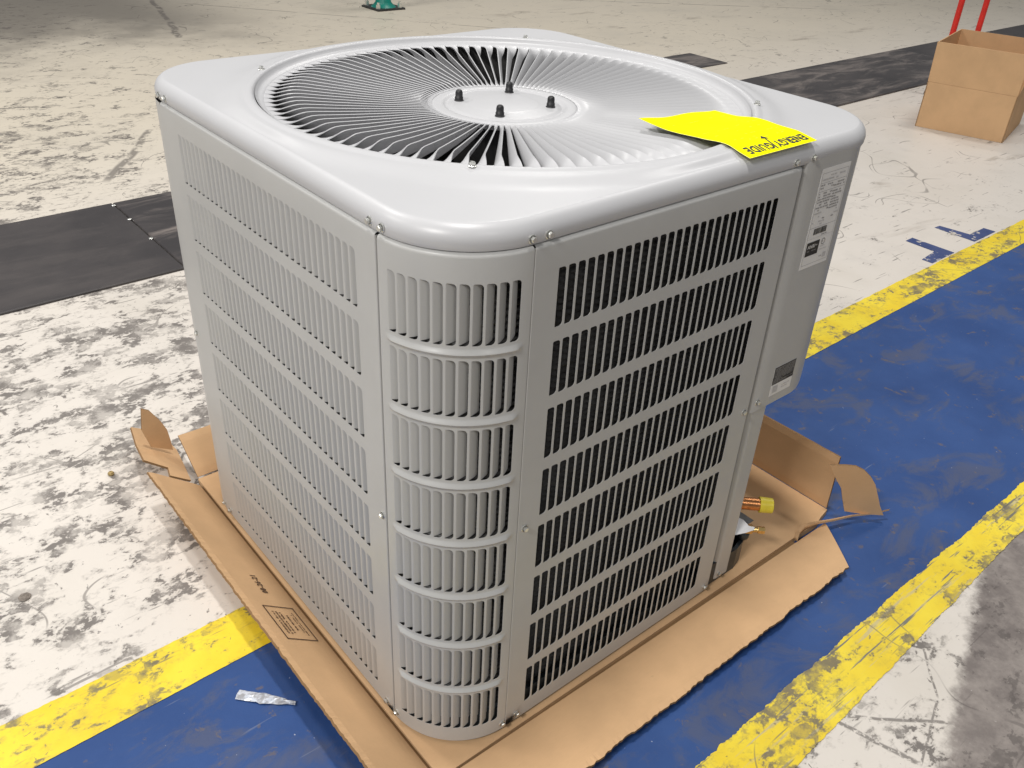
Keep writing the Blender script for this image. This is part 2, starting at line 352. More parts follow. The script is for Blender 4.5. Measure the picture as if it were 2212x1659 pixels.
# blue tape L marks
def poly_sheet(name, P, z, t, m): mb = MB(); mb.slab([(x, y, z+t) for x, y in P], t); return mb.build(name, m)
tag(poly_sheet("tape_mark", [(2.913, 0.572), (3.088, 0.574), (3.084, 0.619), (2.968, 0.617), (2.951, 0.733), (2.917, 0.736)], FZ+0.0005, 0.0012, M_tape),
    "blue tape corner mark farther right beside the yellow line", "tape", "blue tape marks")
tag(poly_sheet("tape_mark", [(2.574, 0.5625), (2.738, 0.5645), (2.737, 0.731), (2.688, 0.73), (2.684, 0.613), (2.573, 0.602)], FZ+0.0005, 0.0012, M_tape),
    "blue tape corner mark nearer the unit beside the yellow line", "tape", "blue tape marks")

# ------------------------------------------------------------------ condenser unit
unit = tag(empty("condenser_unit", (0, 0, 0)), "grey louvred air conditioner condenser with round fan grille on top", "air conditioner")

# --- mapping functions from panel space (u to the right seen from outside, z up, d inward) to 3-D
def map_left(u, z, d=0):   return (0.0 + d, W - u, z)          # u = W - y
def map_right(u, z, d=0):  return (u, 0.0 + d, z)
def map_corner(u, z, d=0):                                      # u = angle in degrees from -180 (left seam) to -90 (right seam)
    a = R(-180 + u); r = CR - d
    return (CR + r*math.cos(a), CR + r*math.sin(a), z)
ZT, PZ, SH = 0.8011, 0.0987, 0.079
def louvred(name, mp, u0, u1, s0, s1, n, sw, k, parent, rib=False):
    """sheet panel with n columns x 8 rows of D-shaped slots; k = panel units per metre of arc"""
    V = []; F = []
    def v(u, z, d=0): V.append(mp(u, z, d)); return len(V)-1
    def quad(a, b, c, d): F.append((a, b, c, d))
    pt = (s1-s0)/n; gap = pt - sw; rl = 0.0016; rr = 0.0055; ez = 0.0012
    zb, zt = 0.0, PH
    hole_u = lambda i: s0 + i*pt
    cols = []      # cell boundaries in u
    for i in range(n): cols.append((s0 + i*pt - gap/2, s0 + (i+1)*pt - gap/2))
    ulist = []
    for i, (a, b) in enumerate(cols):
        h = hole_u(i); ulist += [a, h + rl*k, h + sw - rr*k, h + sw - rr*0.45*k]
    ulist.append(cols[-1][1])
    ul = [u0 + (cols[0][0]-u0)*t for t in ((0, .25, .5, .75) if rib else (0,))] + ulist + [cols[-1][1] + (u1-cols[-1][1])*t for t in ((.25, .5, .75, 1) if rib else (1,))]
    # horizontal strips
    rows = [(ZT - r*PZ - SH, ZT - r*PZ) for r in range(8)]
    bands = [(rows[0][1]+ez, zt)] + [(rows[r+1][1]+ez, rows[r][0]-ez) for r in range(7)] + [(zb, rows[7][0]-ez)]
    for bi, (a, b) in enumerate(bands):
        if bi == 0: zs = [(a, 0), (b-0.0058, 0), (b-0.0042, 0.0003), (b-0.0027, 0.0010), (b-0.0014, 0.0022), (b-0.0005, 0.0040), (b, 0.0065), (b-0.004, 0.0085)]
        elif bi == 8: zs = [(a, 0.0), (a, 0.0)][:1] + [(b, 0.0)]
        elif rib: zs = [(a + (b-a)*t, h) for t, h in ((0,0),(.14,0),(.22,.0006),(.36,.0030),(.5,.0044),(.64,.0030),(.78,.0006),(.86,0),(1,0))]
        else: zs = [(a, 0), (b, 0)]
        grid = []
        for z, h in zs:
            row = []
            for u in ul:
                d = h
                if rib and 0 < bi < 8:
                    d = -h*min(1, max(0, (u-s0+2.5)/5))*min(1, max(0, (s1-u+1.5)/5))
                row.append(v(u, z, d))
            grid.append(row)
        for r in range(len(zs)-1):
            for c in range(len(ul)-1): quad(grid[r][c], grid[r][c+1], grid[r+1][c+1], grid[r+1][c])
    # cells
    for (z0, z1) in rows:
        zl, zh = z0-ez, z1+ez
        for a, b, inner in ((u0, cols[0][0], True), (cols[-1][1], u1, False)):
            m_ = 4 if rib else 1
            for j in range(m_):
                ua = a+(b-a)*j/m_; ub = a+(b-a)*(j+1)/m_
                quad(v(ua, zl), v(ub, zl), v(ub, zh), v(ua, zh))
        for i, (a, b) in enumerate(cols):
            h = hole_u(i); e = h + sw; q = 0.2929
            H = [(h, z0+rl), (h+rl*k*q, z0+rl*q), (h+rl*k, z0), (e-rr*k, z0), (e-rr*k*0.617, z0+rr*0.076), (e-rr*k*q, z0+rr*q), (e-rr*k*0.076, z0+rr*0.617), (e, z0+rr),
                 (e, z1-rr), (e-rr*k*0.076, z1-rr*0.617), (e-rr*k*q, z1-rr*q), (e-rr*k*0.617, z1-rr*0.076), (e-rr*k, z1), (h+rl*k, z1), (h+rl*k*q, z1-rl*q), (h, z1-rl)]
            O = [(a, z0+rl), (a, zl), (h+rl*k, zl), (e-rr*k, zl), (e-rr*0.45*k, zl), (b, zl), (b, z0+rr*.5), (b, z0+rr),
                 (b, z1-rr), (b, z1-rr*.5), (b, zh), (e-rr*0.45*k, zh), (e-rr*k, zh), (h+rl*k, zh), (a, zh), (a, z1-rl)]
            hi = [v(*p) for p in H]; oi = [v(*p) for p in O]; ri = [v(p[0], p[1], 0.0007) for p in H]
            m_ = len(H)
            for j in range(m_):
                jn = (j+1) % m_
                quad(oi[j], oi[jn], hi[jn], hi[j]); quad(hi[j], hi[jn], ri[jn], ri[j])
    # rolled vertical edges
    for ue, sgn in ((u0, -1), (u1, 1)):
        prof = [(0, 0), (0.0006, 0.0003), (0.0011, 0.001), (0.0013, 0.002), (0.0013, 0.012)]
        for j in range(len(prof)-1):
            a, b = prof[j], prof[j+1]
            quad(v(ue+sgn*a[0]*k, zb, a[1]), v(ue+sgn*b[0]*k, zb, b[1]), v(ue+sgn*b[0]*k, zt-0.003, b[1]), v(ue+sgn*a[0]*k, zt-0.003, a[1]))
    o = mesh(name, V, F, M_paint, parent)
    bm = bmesh.new(); bm.from_mesh(o.data); bmesh.ops.remove_doubles(bm, verts=bm.verts[:], dist=0.00004); bmesh.ops.recalc_face_normals(bm, faces=bm.faces[:]); bm.to_mesh(o.data); bm.free()
    return o

LP = louvred("side_panel", map_left, W - 0.7655, W - 0.1312, W - 0.7055, W - 0.1725, 33, 0.0119, 1.0, unit)
LP["label"] = "left louvred side panel, slats closed to view"
RP = louvred("side_panel", map_right, 0.1290, 0.6350, 0.1664, 0.5944, 27, 0.0124, 1.0, unit)
RP["label"] = "right louvred side panel with black coil behind"
KD = 180/math.pi/CR
CP = louvred("corner_panel", map_corner, 0.55, 89.7, 8.4, 84.2, 11, 0.0122*KD, KD, unit, True)
for p_ in CP.data.polygons: p_.use_smooth = True
CP.data.set_sharp_from_angle(angle=R(35)) if hasattr(CP.data, "set_sharp_from_angle") else None
for P_ in (LP, RP):
    for p_ in P_.data.polygons: p_.use_smooth = True
    P_.data.set_sharp_from_angle(angle=R(40))

# --- louvre blades: hinge on the left of each slot, curling inward to the right
BP = [(0.0000, 0.0001), (0.0006, 0.0003), (0.0014, 0.0009), (0.0035, 0.0024), (0.0060, 0.0042), (0.0088, 0.0062), (0.0115, 0.0082)]
def blade_verts():
    V = []; F = []
    n = len(BP)
    for t in (0.0, 0.0009):
        for (u, d) in BP:
            f = u/0.0115
            V.append((u + t*0.7, d + 0*t - t*0.6 + 0.0006 if t else d, 0.0010 + 0.0024*f*f))
            V.append((u + t*0.7, d - t*0.6 + 0.0006 if t else d, SH - 0.0004 - 0.0020*f*f))
    for i in range(n-1):
        F.append((2*i, 2*i+2, 2*i+3, 2*i+1))
    return V[:2*n], F
BV, BF = blade_verts()
bm_l = bpy.data.meshes.new("louver"); bm_l.from_pydata([(d*1.3, -u, z) for u, d, z in BV], [], BF); bm_l.materials.append(M_paint); bm_l.polygons.foreach_set("use_smooth", [True]*len(BF))
bm_c = bpy.data.meshes.new("louver"); bm_c.from_pydata([(u, d, z) for u, d, z in BV], [], BF); bm_c.materials.append(M_paint); bm_c.polygons.foreach_set("use_smooth", [True]*len(BF))
BR = [(u*0.55, d*0.80 + 0.0006, z) for u, d, z in BV]
rest = MB(); count = 0
ptL = (0.7055-0.1725)/33
for i in range(33):
    for r in range(8):
        y = 0.7055 - i*ptL; z = ZT - r*PZ - SH
        if i >= 7 or (i == 6 and r < 4):
            o = bpy.data.objects.new("louver", bm_l); o.location = (0, y, z); link(o, LP); count += 1
        else: rest.add([(d, y - u, z + zz) for u, d, zz in BV], BF)
ptR = (0.5940-0.1668)/27
for i in range(27):
    for r in range(8):
        x = 0.1664 + i*ptR; z = ZT - r*PZ - SH
        rest.add([(x + u, d, z + zz) for u, d, zz in BR], BF)
ptC = (84.2-8.4)/11
for i in range(11):
    a = R(-180 + 8.4 + i*ptC)
    for r in range(8):
        o = bpy.data.objects.new("louver", bm_c); o.location = (CR + CR*math.cos(a), CR + CR*math.sin(a), ZT - r*PZ - SH); o.rotation_euler = (0, 0, a + R(90) + R(2.3)); link(o, CP)
lo = rest.build("louver_bank", M_paint, unit, True); lo["kind"] = "stuff"

# --- coil wrapped behind the panels, horizontally ridged
def coil():
    V = []; F = []; path = []
    ins = 0.023; rc = CR - 0.022
    path.append((W-0.09, W - ins)); path.append((ins+rc, W-ins))
    for i in range(9): a = R(90 + 90*i/8); path.append((ins+rc+rc*math.cos(a), W-ins-rc+rc*math.sin(a)))
    for i in range(13): a = R(180 + 90*i/12); path.append((ins+rc+rc*math.cos(a), ins+rc+rc*math.sin(a)))
    path.append((0.672, ins)); path.append((0.675, ins+0.012)); path.append((0.675, 0.30))  # last run is a dark end wall added to stop light leaking through
    nz = 420; z0, z1 = 0.012, 0.835
    nrm = []
    for i in range(len(path)):
        a = path[max(0, i-1)]; b = path[min(len(path)-1, i+1)]; dx, dy = b[0]-a[0], b[1]-a[1]; L = math.hypot(dx, dy); nrm.append((dy/L, -dx/L))
    for k in range(nz+1):
        z = z0 + (z1-z0)*k/nz; h = 0.0022*math.sin(2*math.pi*z/0.0095)
        for (x, y), (nx, ny) in zip(path, nrm): V.append((x - nx*h, y - ny*h, z))
    m = len(path)
    for k in range(nz):
        for i in range(m-1): F.append((k*m+i, k*m+i+1, (k+1)*m+i+1, (k+1)*m+i))
    return mesh("coil", V, F, M_dark, unit, True)
coil()

# --- base pan
def rsq(half, rad, n, cx=CX, cy=CY):
    P = []
    for qd, (sx, sy) in enumerate(((1, 1), (-1, 1), (-1, -1), (1, -1))):
        for i in range(n+1):
            a = R(90*qd + 90*i/n); P.append((cx + sx*(half-rad) + rad*math.cos(a), cy + sy*(half-rad) + rad*math.sin(a)))
    return P
bp = MB()
pts = [p for p in rsq(0.438, 0.118, 8) if not (p[0] > 0.70 and p[1] < 0.2)]
pts_sorted = pts
# order: rsq runs counter-clockwise from +x; splice in the cut service corner
pp = rsq(0.438, 0.118, 8); keep = pp[:27]       # first three corners
keep = keep + [(0.725, 0.007), (0.752, 0.014), (0.768, 0.034), (0.80, 0.10), (0.883, 0.19)]
bp.slab([(x, y, 0.004) for x, y in keep], 0.0095)
n = len(keep)
inner = [(CX + (x-CX)*0.985, CY + (y-CY)*0.985) for x, y in keep]
bp.add([(x, y, 0.004) for x, y in keep] + [(x, y, 0.048) for x, y in keep] + [(x, y, 0.048) for x, y in inner] + [(x, y, 0.004) for x, y in inner],
       [(i, (i+1) % n, (i+1) % n+n, i+n) for i in range(n)] + [(i+n, (i+1) % n+n, (i+1) % n+2*n, i+2*n) for i in range(n)] + [(i+2*n, (i+1) % n+2*n, (i+1) % n+3*n, i+3*n) for i in range(n)])
bp.build("base_pan", M_pan, unit)

# --- service corner: narrow post, set-back valve plate, hanging access panel
sp = MB()
prof = [(0.6330, 0.034), (0.6400, 0.0320), (0.6480, 0.0270), (0.6530, 0.0180), (0.6570, 0.0105), (0.6610, 0.0068), (0.6650, 0.0052), (0.669, 0.0048), (0.698, 0.0046), (0.7005, 0.0056), (0.7015, 0.0085), (0.7015, 0.034)]
sp.add([(x, y, 0.003) for x, y in prof] + [(x, y, PH+0.008) for x, y in prof], [(i, i+1, i+1+len(prof), i+len(prof)) for i in range(len(prof)-1)])
sp.build("corner_post", M_paint, unit, False)
vp = MB()
vp.slab([(0.7005, 0.032, 0.02), (0.888, 0.205, 0.02), (0.888, 0.205, 0.62), (0.7005, 0.032, 0.62)], 0.002)
vp.build("valve_plate", M_pan, unit)
ap = MB()
zb, zt = 0.402, PH + 0.006; xa = 0.6478; RA = CR - 0.006
YA = 0.0022
sec = [(xa, YA+0.022, zb), (xa+0.0006, YA+0.005, zb), (xa+0.0022, YA+0.0018, zb), (xa+0.0055, YA+0.0002, zb), (0.68, YA, zb), (0.71, YA, zb), (0.74, YA, zb)]
rb = 0.036      # rounded lower right of the hanging panel
for k in range(0, 27):
    a_ = R(-90 + 3.45*k); x = W - CR + RA*math.cos(a_); y = CR + RA*math.sin(a_) - (0.006-YA)*max(0, 1-k/10)
    s_ = min(1, max(0, (RA*R(3.4*k) - 0.022)/rb)); sec.append((x, y, zb + rb*(1 - math.sqrt(max(0, 1 - s_*s_)))))
sec.append((W - 0.006, 0.2055, zb + rb))
m_ = len(sec)
ap.add(sec + [(x, y, zt) for x, y, z in sec], [(i, i+1, i+1+m_, i+m_) for i in range(m_-1)])
ap.add(sec + [(x + (0 if i < 8 else (0.445-x)*0.03), y+0.012, z-0.0004) for i, (x, y, z) in enumerate(sec)], [(i, i+m_, i+1+m_, i+1) for i in range(m_-1)])
acc = fixn(ap.build("access_panel", M_paint, unit, True)); acc.data.set_sharp_from_angle(angle=R(40))
# the rest of the +x and +y sides (plain sheet, out of sight)
bk = MB()
bk.slab([(W-0.004, 0.205, 0.0), (W-0.004, W-CR, 0.0), (W-0.004, W-CR, PH-0.002), (W-0.004, 0.205, PH-0.002)], 0.002)
arc = [(W-CR+ (CR-0.002)*math.cos(R(a)), W-CR+(CR-0.002)*math.sin(R(a))) for a in range(0, 91, 10)]
for (x, y), (x2, y2) in zip(arc[:-1], arc[1:]): bk.add([(x, y, 0), (x2, y2, 0), (x2, y2, PH-0.002), (x, y, PH-0.002)], [(0, 1, 2, 3)])
bk.slab([(W-CR, W-0.002, 0), (CR, W-0.002, 0), (CR, W-0.002, PH-0.002), (W-CR, W-0.002, PH-0.002)], 0.002)
bk.build("rear_panel", M_paint, unit)
fc = MB()
arc = [(CR+(CR-0.0008)*math.cos(R(a)), W-CR+(CR-0.0008)*math.sin(R(a))) for a in range(90, 180, 6)] + [(0.0008, W-CR+0.0035)]
for (x, y), (x2, y2) in zip(arc[:-1], arc[1:]): fc.add([(x, y, 0), (x2, y2, 0), (x2, y2, PH-0.002), (x, y, PH-0.002)], [(0, 1, 2, 3)])
x, y = arc[-1]; fc.add([(x, y, 0), (x+0.012, y, 0), (x+0.012, y, PH-0.002), (x, y, PH-0.002)], [(0, 1, 2, 3)])
fcp = fc.build("corner_panel", M_paint, unit, True); fcp.data.set_sharp_from_angle(angle=R(40))

# --- lid
def lid():
    N = 320; V = []; F = []
    def rsq_r(th, half, rad):     # distance from the centre to a rounded square along direction th
        c, s = abs(math.cos(th)), abs(math.sin(th))
        t = half/max(c, s); x, y = t*c, t*s; k = half - rad
        if x > k and y > k:
            b = -(c+s)*k; cc = 2*k*k - rad*rad; t = -b + math.sqrt(max(0, b*b - cc))
        return t
    rows = []
    for r, z in ((0.3895, 0.8660), (0.3905, 0.8715), (0.3925, 0.8752), (0.3955, 0.8770), (0.399, 0.8773), (0.4025, 0.8766), (0.4055, 0.8752), (0.4085, 0.8747), (0.413, 0.8748)):
        rows.append([(r, z)]*N)
    for t in (0.08, 0.16, 0.25, 0.35, 0.5, 0.7, 0.85, 0.94, 0.98, 1.0):
        row = []
        for i in range(N):
            th = 2*math.pi*i/N; b = rsq_r(th, 0.445-0.0165, CR-0.0155)
            r_ = 0.413 + (b-0.413)*t; q_ = min(1, max(0, (r_-0.413)/min(0.036, b-0.413))); row.append((r_, 0.8748 - 0.0077*q_*q_*(3-2*q_) - 0.0003*t))
        rows.append(row)
    for ins, z in ((0.0157, 0.86650), (0.0150, 0.86625), (0.0130, 0.8652), (0.0102, 0.8634), (0.0076, 0.8610), (0.0052, 0.8578), (0.0034, 0.8542), (0.0023, 0.8505), (0.0019, 0.8465), (0.0022, 0.8425), (0.0030, 0.8392), (0.0034, 0.8384), (0.0052, 0.8384), (0.0054, 0.8500)):
        rows.append([(rsq_r(2*math.pi*i/N, 0.445-ins, CR-ins), z) for i in range(N)])
    for row in rows:
        for i, (r, z) in enumerate(row):
            th = 2*math.pi*i/N; V.append((CX + r*math.cos(th), CY + r*math.sin(th), z))
    for k in range(len(rows)-1):
        for i in range(N): j = (i+1) % N; F.append((k*N+i, k*N+j, (k+1)*N+j, (k+1)*N+i))
    o = fixn(mesh("lid", V, F, M_lid, unit, True)); o.data.set_sharp_from_angle(angle=R(60)); return o
LID = lid()

# --- fan grille: ring, hub, 98 twisted vanes
gr = MB()
gr.lathe([(0.3900, 0.8735), (0.3882, 0.8700), (0.3860, 0.8678), (0.3825, 0.8664), (0.3790, 0.8650), (0.3765, 0.8632), (0.3755, 0.8600)], 240, (CX, CY, 0))
GR = gr.build("fan_grille", M_lid, unit, True)
hb = MB()
hb.lathe([(0.1205, 0.8405), (0.1195, 0.8470), (0.1180, 0.8487), (0.1150, 0.8494), (0.1040, 0.8494), (0.0995, 0.8486), (0.0970, 0.8466), (0.0945, 0.8462), (0.0915, 0.8474), (0.0885, 0.8488), (0.0850, 0.8494), (0.0620, 0.8496), (0.0560, 0.8508), (0.0520, 0.8514), (0.001, 0.8516)], 96, (CX, CY, 0), cap=True)
hb.build("hub", M_lid, GR, True)
NV = 98; PT = 2*math.pi/NV
def vane_mesh():
    rs = [0.1185, 0.1225, 0.128, 0.138, 0.17, 0.22, 0.28, 0.322, 0.333, 0.341, 0.348, 0.3545, 0.3605, 0.366, 0.371, 0.375, 0.3785]
    ss = [-0.5, -0.2, 0.12, 0.38, 0.5]
    def tilt(r):
        if r < 0.142: t = (r-0.1185)/0.0235
        elif r > 0.322: t = (0.3785-r)/0.0565
        else: t = 1
        t = max(0, min(1, t)); return R(65)*t*t*(3-2*t)
    top = []; V = []; F = []
    for r in rs:
        w = r*PT*0.97; ti = tilt(r); zc = 0.8488 + (0.8642-0.8488)*max(0, (r-0.118))/(0.3785-0.118) - 0.0015*math.sin(math.pi*(r-.118)/.26)
        for s in ss:
            bow = 0.12*w*(0.25 - s*s)*math.sin(ti)*2
            a = (s*w*math.cos(ti) - bow*math.sin(ti))/r
            z = zc + s*w*math.sin(ti) + bow*math.cos(ti)
            top.append((r, a, z, ti))
    n = len(ss)
    for r, a, z, ti in top: V.append((r*math.cos(a), r*math.sin(a), z))
    t = 0.0014
    for r, a, z, ti in top:
        a2 = a + t*math.sin(ti)/r; V.append((r*math.cos(a2), r*math.sin(a2), z - t*math.cos(ti)))
    K = len(top)
    for i in range(len(rs)-1):
        for j in range(n-1):
            q = i*n+j; F.append((q, q+1, q+n+1, q+n)); F.append((K+q, K+q+n, K+q+n+1, K+q+1))
        q = i*n; F.append((q, q+n, K+q+n, K+q)); q = i*n+n-1; F.append((q, K+q, K+q+n, q+n))
    m = bpy.data.meshes.new("vane"); m.from_pydata(V, [], F); m.materials.append(M_lid)
    bm = bmesh.new(); bm.from_mesh(m); bmesh.ops.recalc_face_normals(bm, faces=bm.faces[:]); bm.to_mesh(m); bm.free()
    m.polygons.foreach_set("use_smooth", [True]*len(m.polygons)); m.set_sharp_from_angle(angle=R(50)); return m
vm_ = vane_mesh()
for i in range(NV):
    o = bpy.data.objects.new("vane", vm_); o.location = (CX, CY, 0); o.rotation_euler = (0, 0, R(-129.2) - PT*0.5 + i*PT); link(o, GR)
for k in range(4):
    a = R(45 + 90*k); x, y = CX + 0.075*math.cos(a), CY + 0.075*math.sin(a); st = MB()
    st.lathe([(0.0078, 0.8494), (0.0078, 0.8506), (0.0064, 0.8510)], 20, (x, y, 0))
    st.lathe([(0.0068, 0.8505), (0.0068, 0.8556), (0.0060, 0.8562), (0.0060, 0.8622), (0.0052, 0.8652), (0.0034, 0.8668), (0.0005, 0.8672)], 6 if False else 20, (x, y, 0), cap=True)
    st.build("cap_nut", [M_cap, M_lid], GR, True)

# --- fan motor and blades under the grille
mo = MB(); mo.lathe([(0.001, 0.842), (0.075, 0.842), (0.082, 0.835), (0.082, 0.69), (0.07, 0.68), (0.001, 0.68)], 32, (CX, CY, 0)); mo.build("fan_motor", M_black, unit, True)
for k in range(3):
    b_ = MB(); a0 = R(-150 + 120*k); V = []; nr, na = 5, 8
    for i in range(nr+1):
        r = 0.07 + 0.27*i/nr
        for j in range(na+1):
            t = j/na; a = a0 + R(70)*t*(0.75+0.25*i/nr) - R(12)*(i/nr); V.append((CX+r*math.cos(a), CY+r*math.sin(a), 0.70 + 0.085*t))
    b_.add(V, [(i*(na+1)+j, i*(na+1)+j+1, (i+1)*(na+1)+j+1, (i+1)*(na+1)+j) for i in range(nr) for j in range(na)])
    b_.build("fan_blade", M_alu, unit, True)
br = MB(); x, y = 0.2555, 0.2360
br.box((x-0.005, y-0.005, 0.55), (x+0.005, y+0.005, 0.838)); br.build("motor_bracket", M_screw, unit)
ins_ = MB(); ins_.lathe([(0.3770, 0.8615), (0.3785, 0.84), (0.382, 0.30)], 64, (CX, CY, 0)); ins_.add([(0.05,0.05,0.03),(0.84,0.05,0.03),(0.84,0.84,0.03),(0.05,0.84,0.03)], [(0,1,2,3)])
ins_.build("shaded_shroud", M_dark, unit, True)  # inner wall and floor coloured black to deepen the shade inside

# --- hex-head screws
def screw_mesh():
    mb = MB(); mb.lathe([(0.0001, 0.0), (0.0068, 0.0), (0.0068, 0.0010), (0.0058, 0.0016)], 18)
    P = [(0.0047*math.cos(R(60*i+10)), 0.0047*math.sin(R(60*i+10))) for i in range(6)]; Q = [(x*0.86, y*0.86) for x, y in P]
    mb.add([(x, y, 0.0012) for x, y in P] + [(x, y, 0.0054) for x, y in P] + [(x, y, 0.0062) for x, y in Q],
           [(i, (i+1) % 6, (i+1) % 6+6, i+6) for i in range(6)] + [(i+6, (i+1) % 6+6, (i+1) % 6+12, i+12) for i in range(6)] + [tuple(range(12, 18))])
    m = bpy.data.meshes.new("screw"); m.from_pydata(mb.V, [], mb.F); m.materials.append(M_screw); return m
sm = screw_mesh()
def screw(p, n):
    o = bpy.data.objects.new("screw", sm); n = Vector(n); q = n.to_track_quat('Z', 'Y'); o.rotation_mode = 'QUATERNION'; o.rotation_quaternion = q @ Matrix.Rotation(random.uniform(0, 1), 4, 'Z').to_quaternion()
    o.location = p; o.scale = (0.82, 0.82, 0.88); link(o, unit)
for y in (0.143, 0.118, 0.767, 0.742): screw((0.0022, y, 0.8470), (-1, 0, 0))
for x in (0.123, 0.148, 0.619, 0.661): screw((x, 0.0022, 0.8462), (0, -1, 0))
for p, n in (((0, 0.149, 0.012), (-1, 0, 0)), ((0.0003, 0.121, 0.0115), (-1, -0.05, 0)), ((0.121, 0.0003, 0.012), (-0.05, -1, 0)), ((0.151, 0, 0.013), (0, -1, 0)), ((0, 0.138, 0.417), (-1, 0, 0)), ((0.140, 0, 0.417), (0, -1, 0)),
             ((0.624, 0, 0.417), (0, -1, 0)), ((0.663, YA, 0.421), (0, -1, 0)), ((0.623, 0, 0.011), (0, -1, 0)), ((0.672, 0.0048, 0.014), (0, -1, 0)), ((0.0008, 0.771, 0.011), (-1, 0, 0)), ((0, 0.743, 0.010), (-1, 0, 0)), ((0.0008, 0.7685, 0.417), (-1, 0, 0))):
    screw(p, n)
for k in range(4):
    a = R(45+90*k); screw((CX+0.4015*math.cos(a), CY+0.4015*math.sin(a), 0.8766), (0, 0, 1))

# --- service valves
d45 = Vector((0.7071, -0.7071, 0))
def pipe(p_end, z, length):
    e = Vector((p_end[0], p_end[1], z)); return e - d45*length, e
a, b = pipe((0.795, -0.005), 0.130, 0.17)
cp = MB(); cp.tube(a, b - d45*0.025, 0.0125, 24); CPI = cp.build("copper_pipe", M_copper, unit, True); CPI.data.set_sharp_from_angle(angle=R(50))
cc = MB(); cc.tube(b - d45*0.026, b - d45*0.001, 0.0158, 24, r2=0.0150); cc.tube(b-d45*0.001, b, 0.0150, 24, r2=0.0138); o = cc.build("cap", M_ycap, CPI, True); o.data.set_sharp_from_angle(angle=R(50))
a, b = pipe((0.777, -0.011), 0.080, 0.14)
va = MB(); va.tube(a, b - d45*0.030, 0.0062, 16); va.tube(b - d45*0.040, b-d45*0.024, 0.0095, 6); va.tube(b - d45*0.026, b-d45*0.012, 0.0058, 16); va.tube(b - d45*0.013, b, 0.0074, 6)
VAL = va.build("valve", M_brass, unit)
tg = MB(); tg.slab([(0.7292, 0.0266, 0.1136), (0.7364, 0.0161, 0.1099), (0.7389, 0.0025, 0.1022), (0.7472, -0.0053, 0.1004), (0.7429, -0.0079, 0.0973), (0.7263, -0.002, 0.0946), (0.7004, 0.0102, 0.0926)], 0.0015, 0, (-0.3, -0.5, 0.81))
fixn(tg.build("tag", M_tagw, VAL))
kn = MB(); kc = Vector((0.7565, 0.020, 0.060)); kn.lathe([(0.001, -0.011), (0.009, -0.010), (0.012, -0.004), (0.012, 0.005), (0.008, 0.010), (0.001, 0.011)], 16, tuple(kc)); kn.build("valve_knob", M_pan, VAL, True)

# --- printed labels on the access panel
def text_mesh(body, size, bold=0.0):
    cu = bpy.data.curves.new("t", 'FONT'); cu.body = body; cu.size = size; cu.offset = bold; cu.resolution_u = 2; cu.space_character = 1.12
    to = bpy.data.objects.new("t", cu); COL.objects.link(to); dg = bpy.context.evaluated_depsgraph_get()
    me = bpy.data.meshes.new_from_object(to.evaluated_get(dg)); bpy.data.objects.remove(to); bpy.data.curves.remove(cu)
    V = [tuple(v.co) for v in me.vertices]; F = [tuple(p.vertices) for p in me.polygons]; bpy.data.meshes.remove(me); return V, F
class Label:
    """flat print on plane y=const: local (s to the right, t up) in metres"""
    def __init__(s, x0, z0, w, h, y, sk=0.0): s.o = (x0, z0); s.w = w; s.h = h; s.y = y; s.mb = MB(); s.sk = sk
    def P(s, a, t, l): return (s.o[0] + a + s.sk*t, s.y - l*0.00025, s.o[1] + t)
    def rect(s, a, t, w, h, mi, l=1): s.mb.add([s.P(a, t, l), s.P(a+w, t, l), s.P(a+w, t+h, l), s.P(a, t+h, l)], [(0, 1, 2, 3)], mi)
    def words(s, a, t, w, h, mi, rnd, fill=0.8, l=2):
        x = a
        while x < a+w:
            ww = rnd.uniform(0.8, 2.6)*h
            if x+ww > a+w: break
            if rnd.random() < fill:
                y = x
                while y < x+ww:
                    g_ = h*rnd.uniform(0.32, 0.6); s.rect(y, t + h*rnd.choice((0, 0, 0.1)), g_*0.72, h*rnd.choice((0.7, 0.9, 1.0)), mi, l); y += g_
            x += ww + h*0.6
    def text(s, body, a, t, size, mi, l=3, bold=0.0):
        V, F = text_mesh(body, size, bold); s.mb.add([s.P(a+v[0], t+v[1], l) for v in V], F, mi)
    def build(s, name, mats): return s.mb.build(name, mats, acc)
rn = random.Random(5)
L = Label(0.6945, 0.658, 0.0755, 0.165, YA-0.0003); w, h = L.w, L.h
L.mb.box((L.o[0], YA-0.0004, L.o[1]), (L.o[0]+w, YA-0.0001, L.o[1]+h), 0)
for t in (0.006, 0.128, 0.1415, 0.157): L.rect(0.003, t, w-0.006, 0.0005, 2)
for s_ in (0.003, w-0.0034): L.rect(s_, 0.006, 0.0005, 0.151, 2)
for t, fill, mi in ((0.151, .7, 3), (0.1455, .6, 3), (0.137, .85, 2), (0.1325, .8, 2), (0.1235, .8, 2), (0.119, .75, 2), (0.1145, .8, 2), (0.110, .7, 2), (0.1055, .65, 2), (0.101, .6, 2), (0.0965, .45, 2), (0.092, .35, 3), (0.086, .25, 3), (0.0815, .3, 2), (0.077, .4, 3), (0.0725, .35, 3)):
    L.words(0.005, t, 0.036, 0.0026, mi, rn, fill); L.words(0.042, t - 0.001, 0.029, 0.0026, mi, rn, fill*0.85)
L.rect(0.003, 0.069, w-0.006, 0.0005, 2); x = 0.016
while x < 0.050: b_ = rn.choice((0.0005, 0.0008, 0.0012)); L.rect(x, 0.0565, b_, 0.0105, 1, 2); x += b_ + rn.choice((0.0005, 0.0007, 0.0011))
L.words(0.040, 0.0525, 0.026, 0.0022, 2, rn, .9); L.rect(0.003, 0.0505, w-0.006, 0.0005, 3)
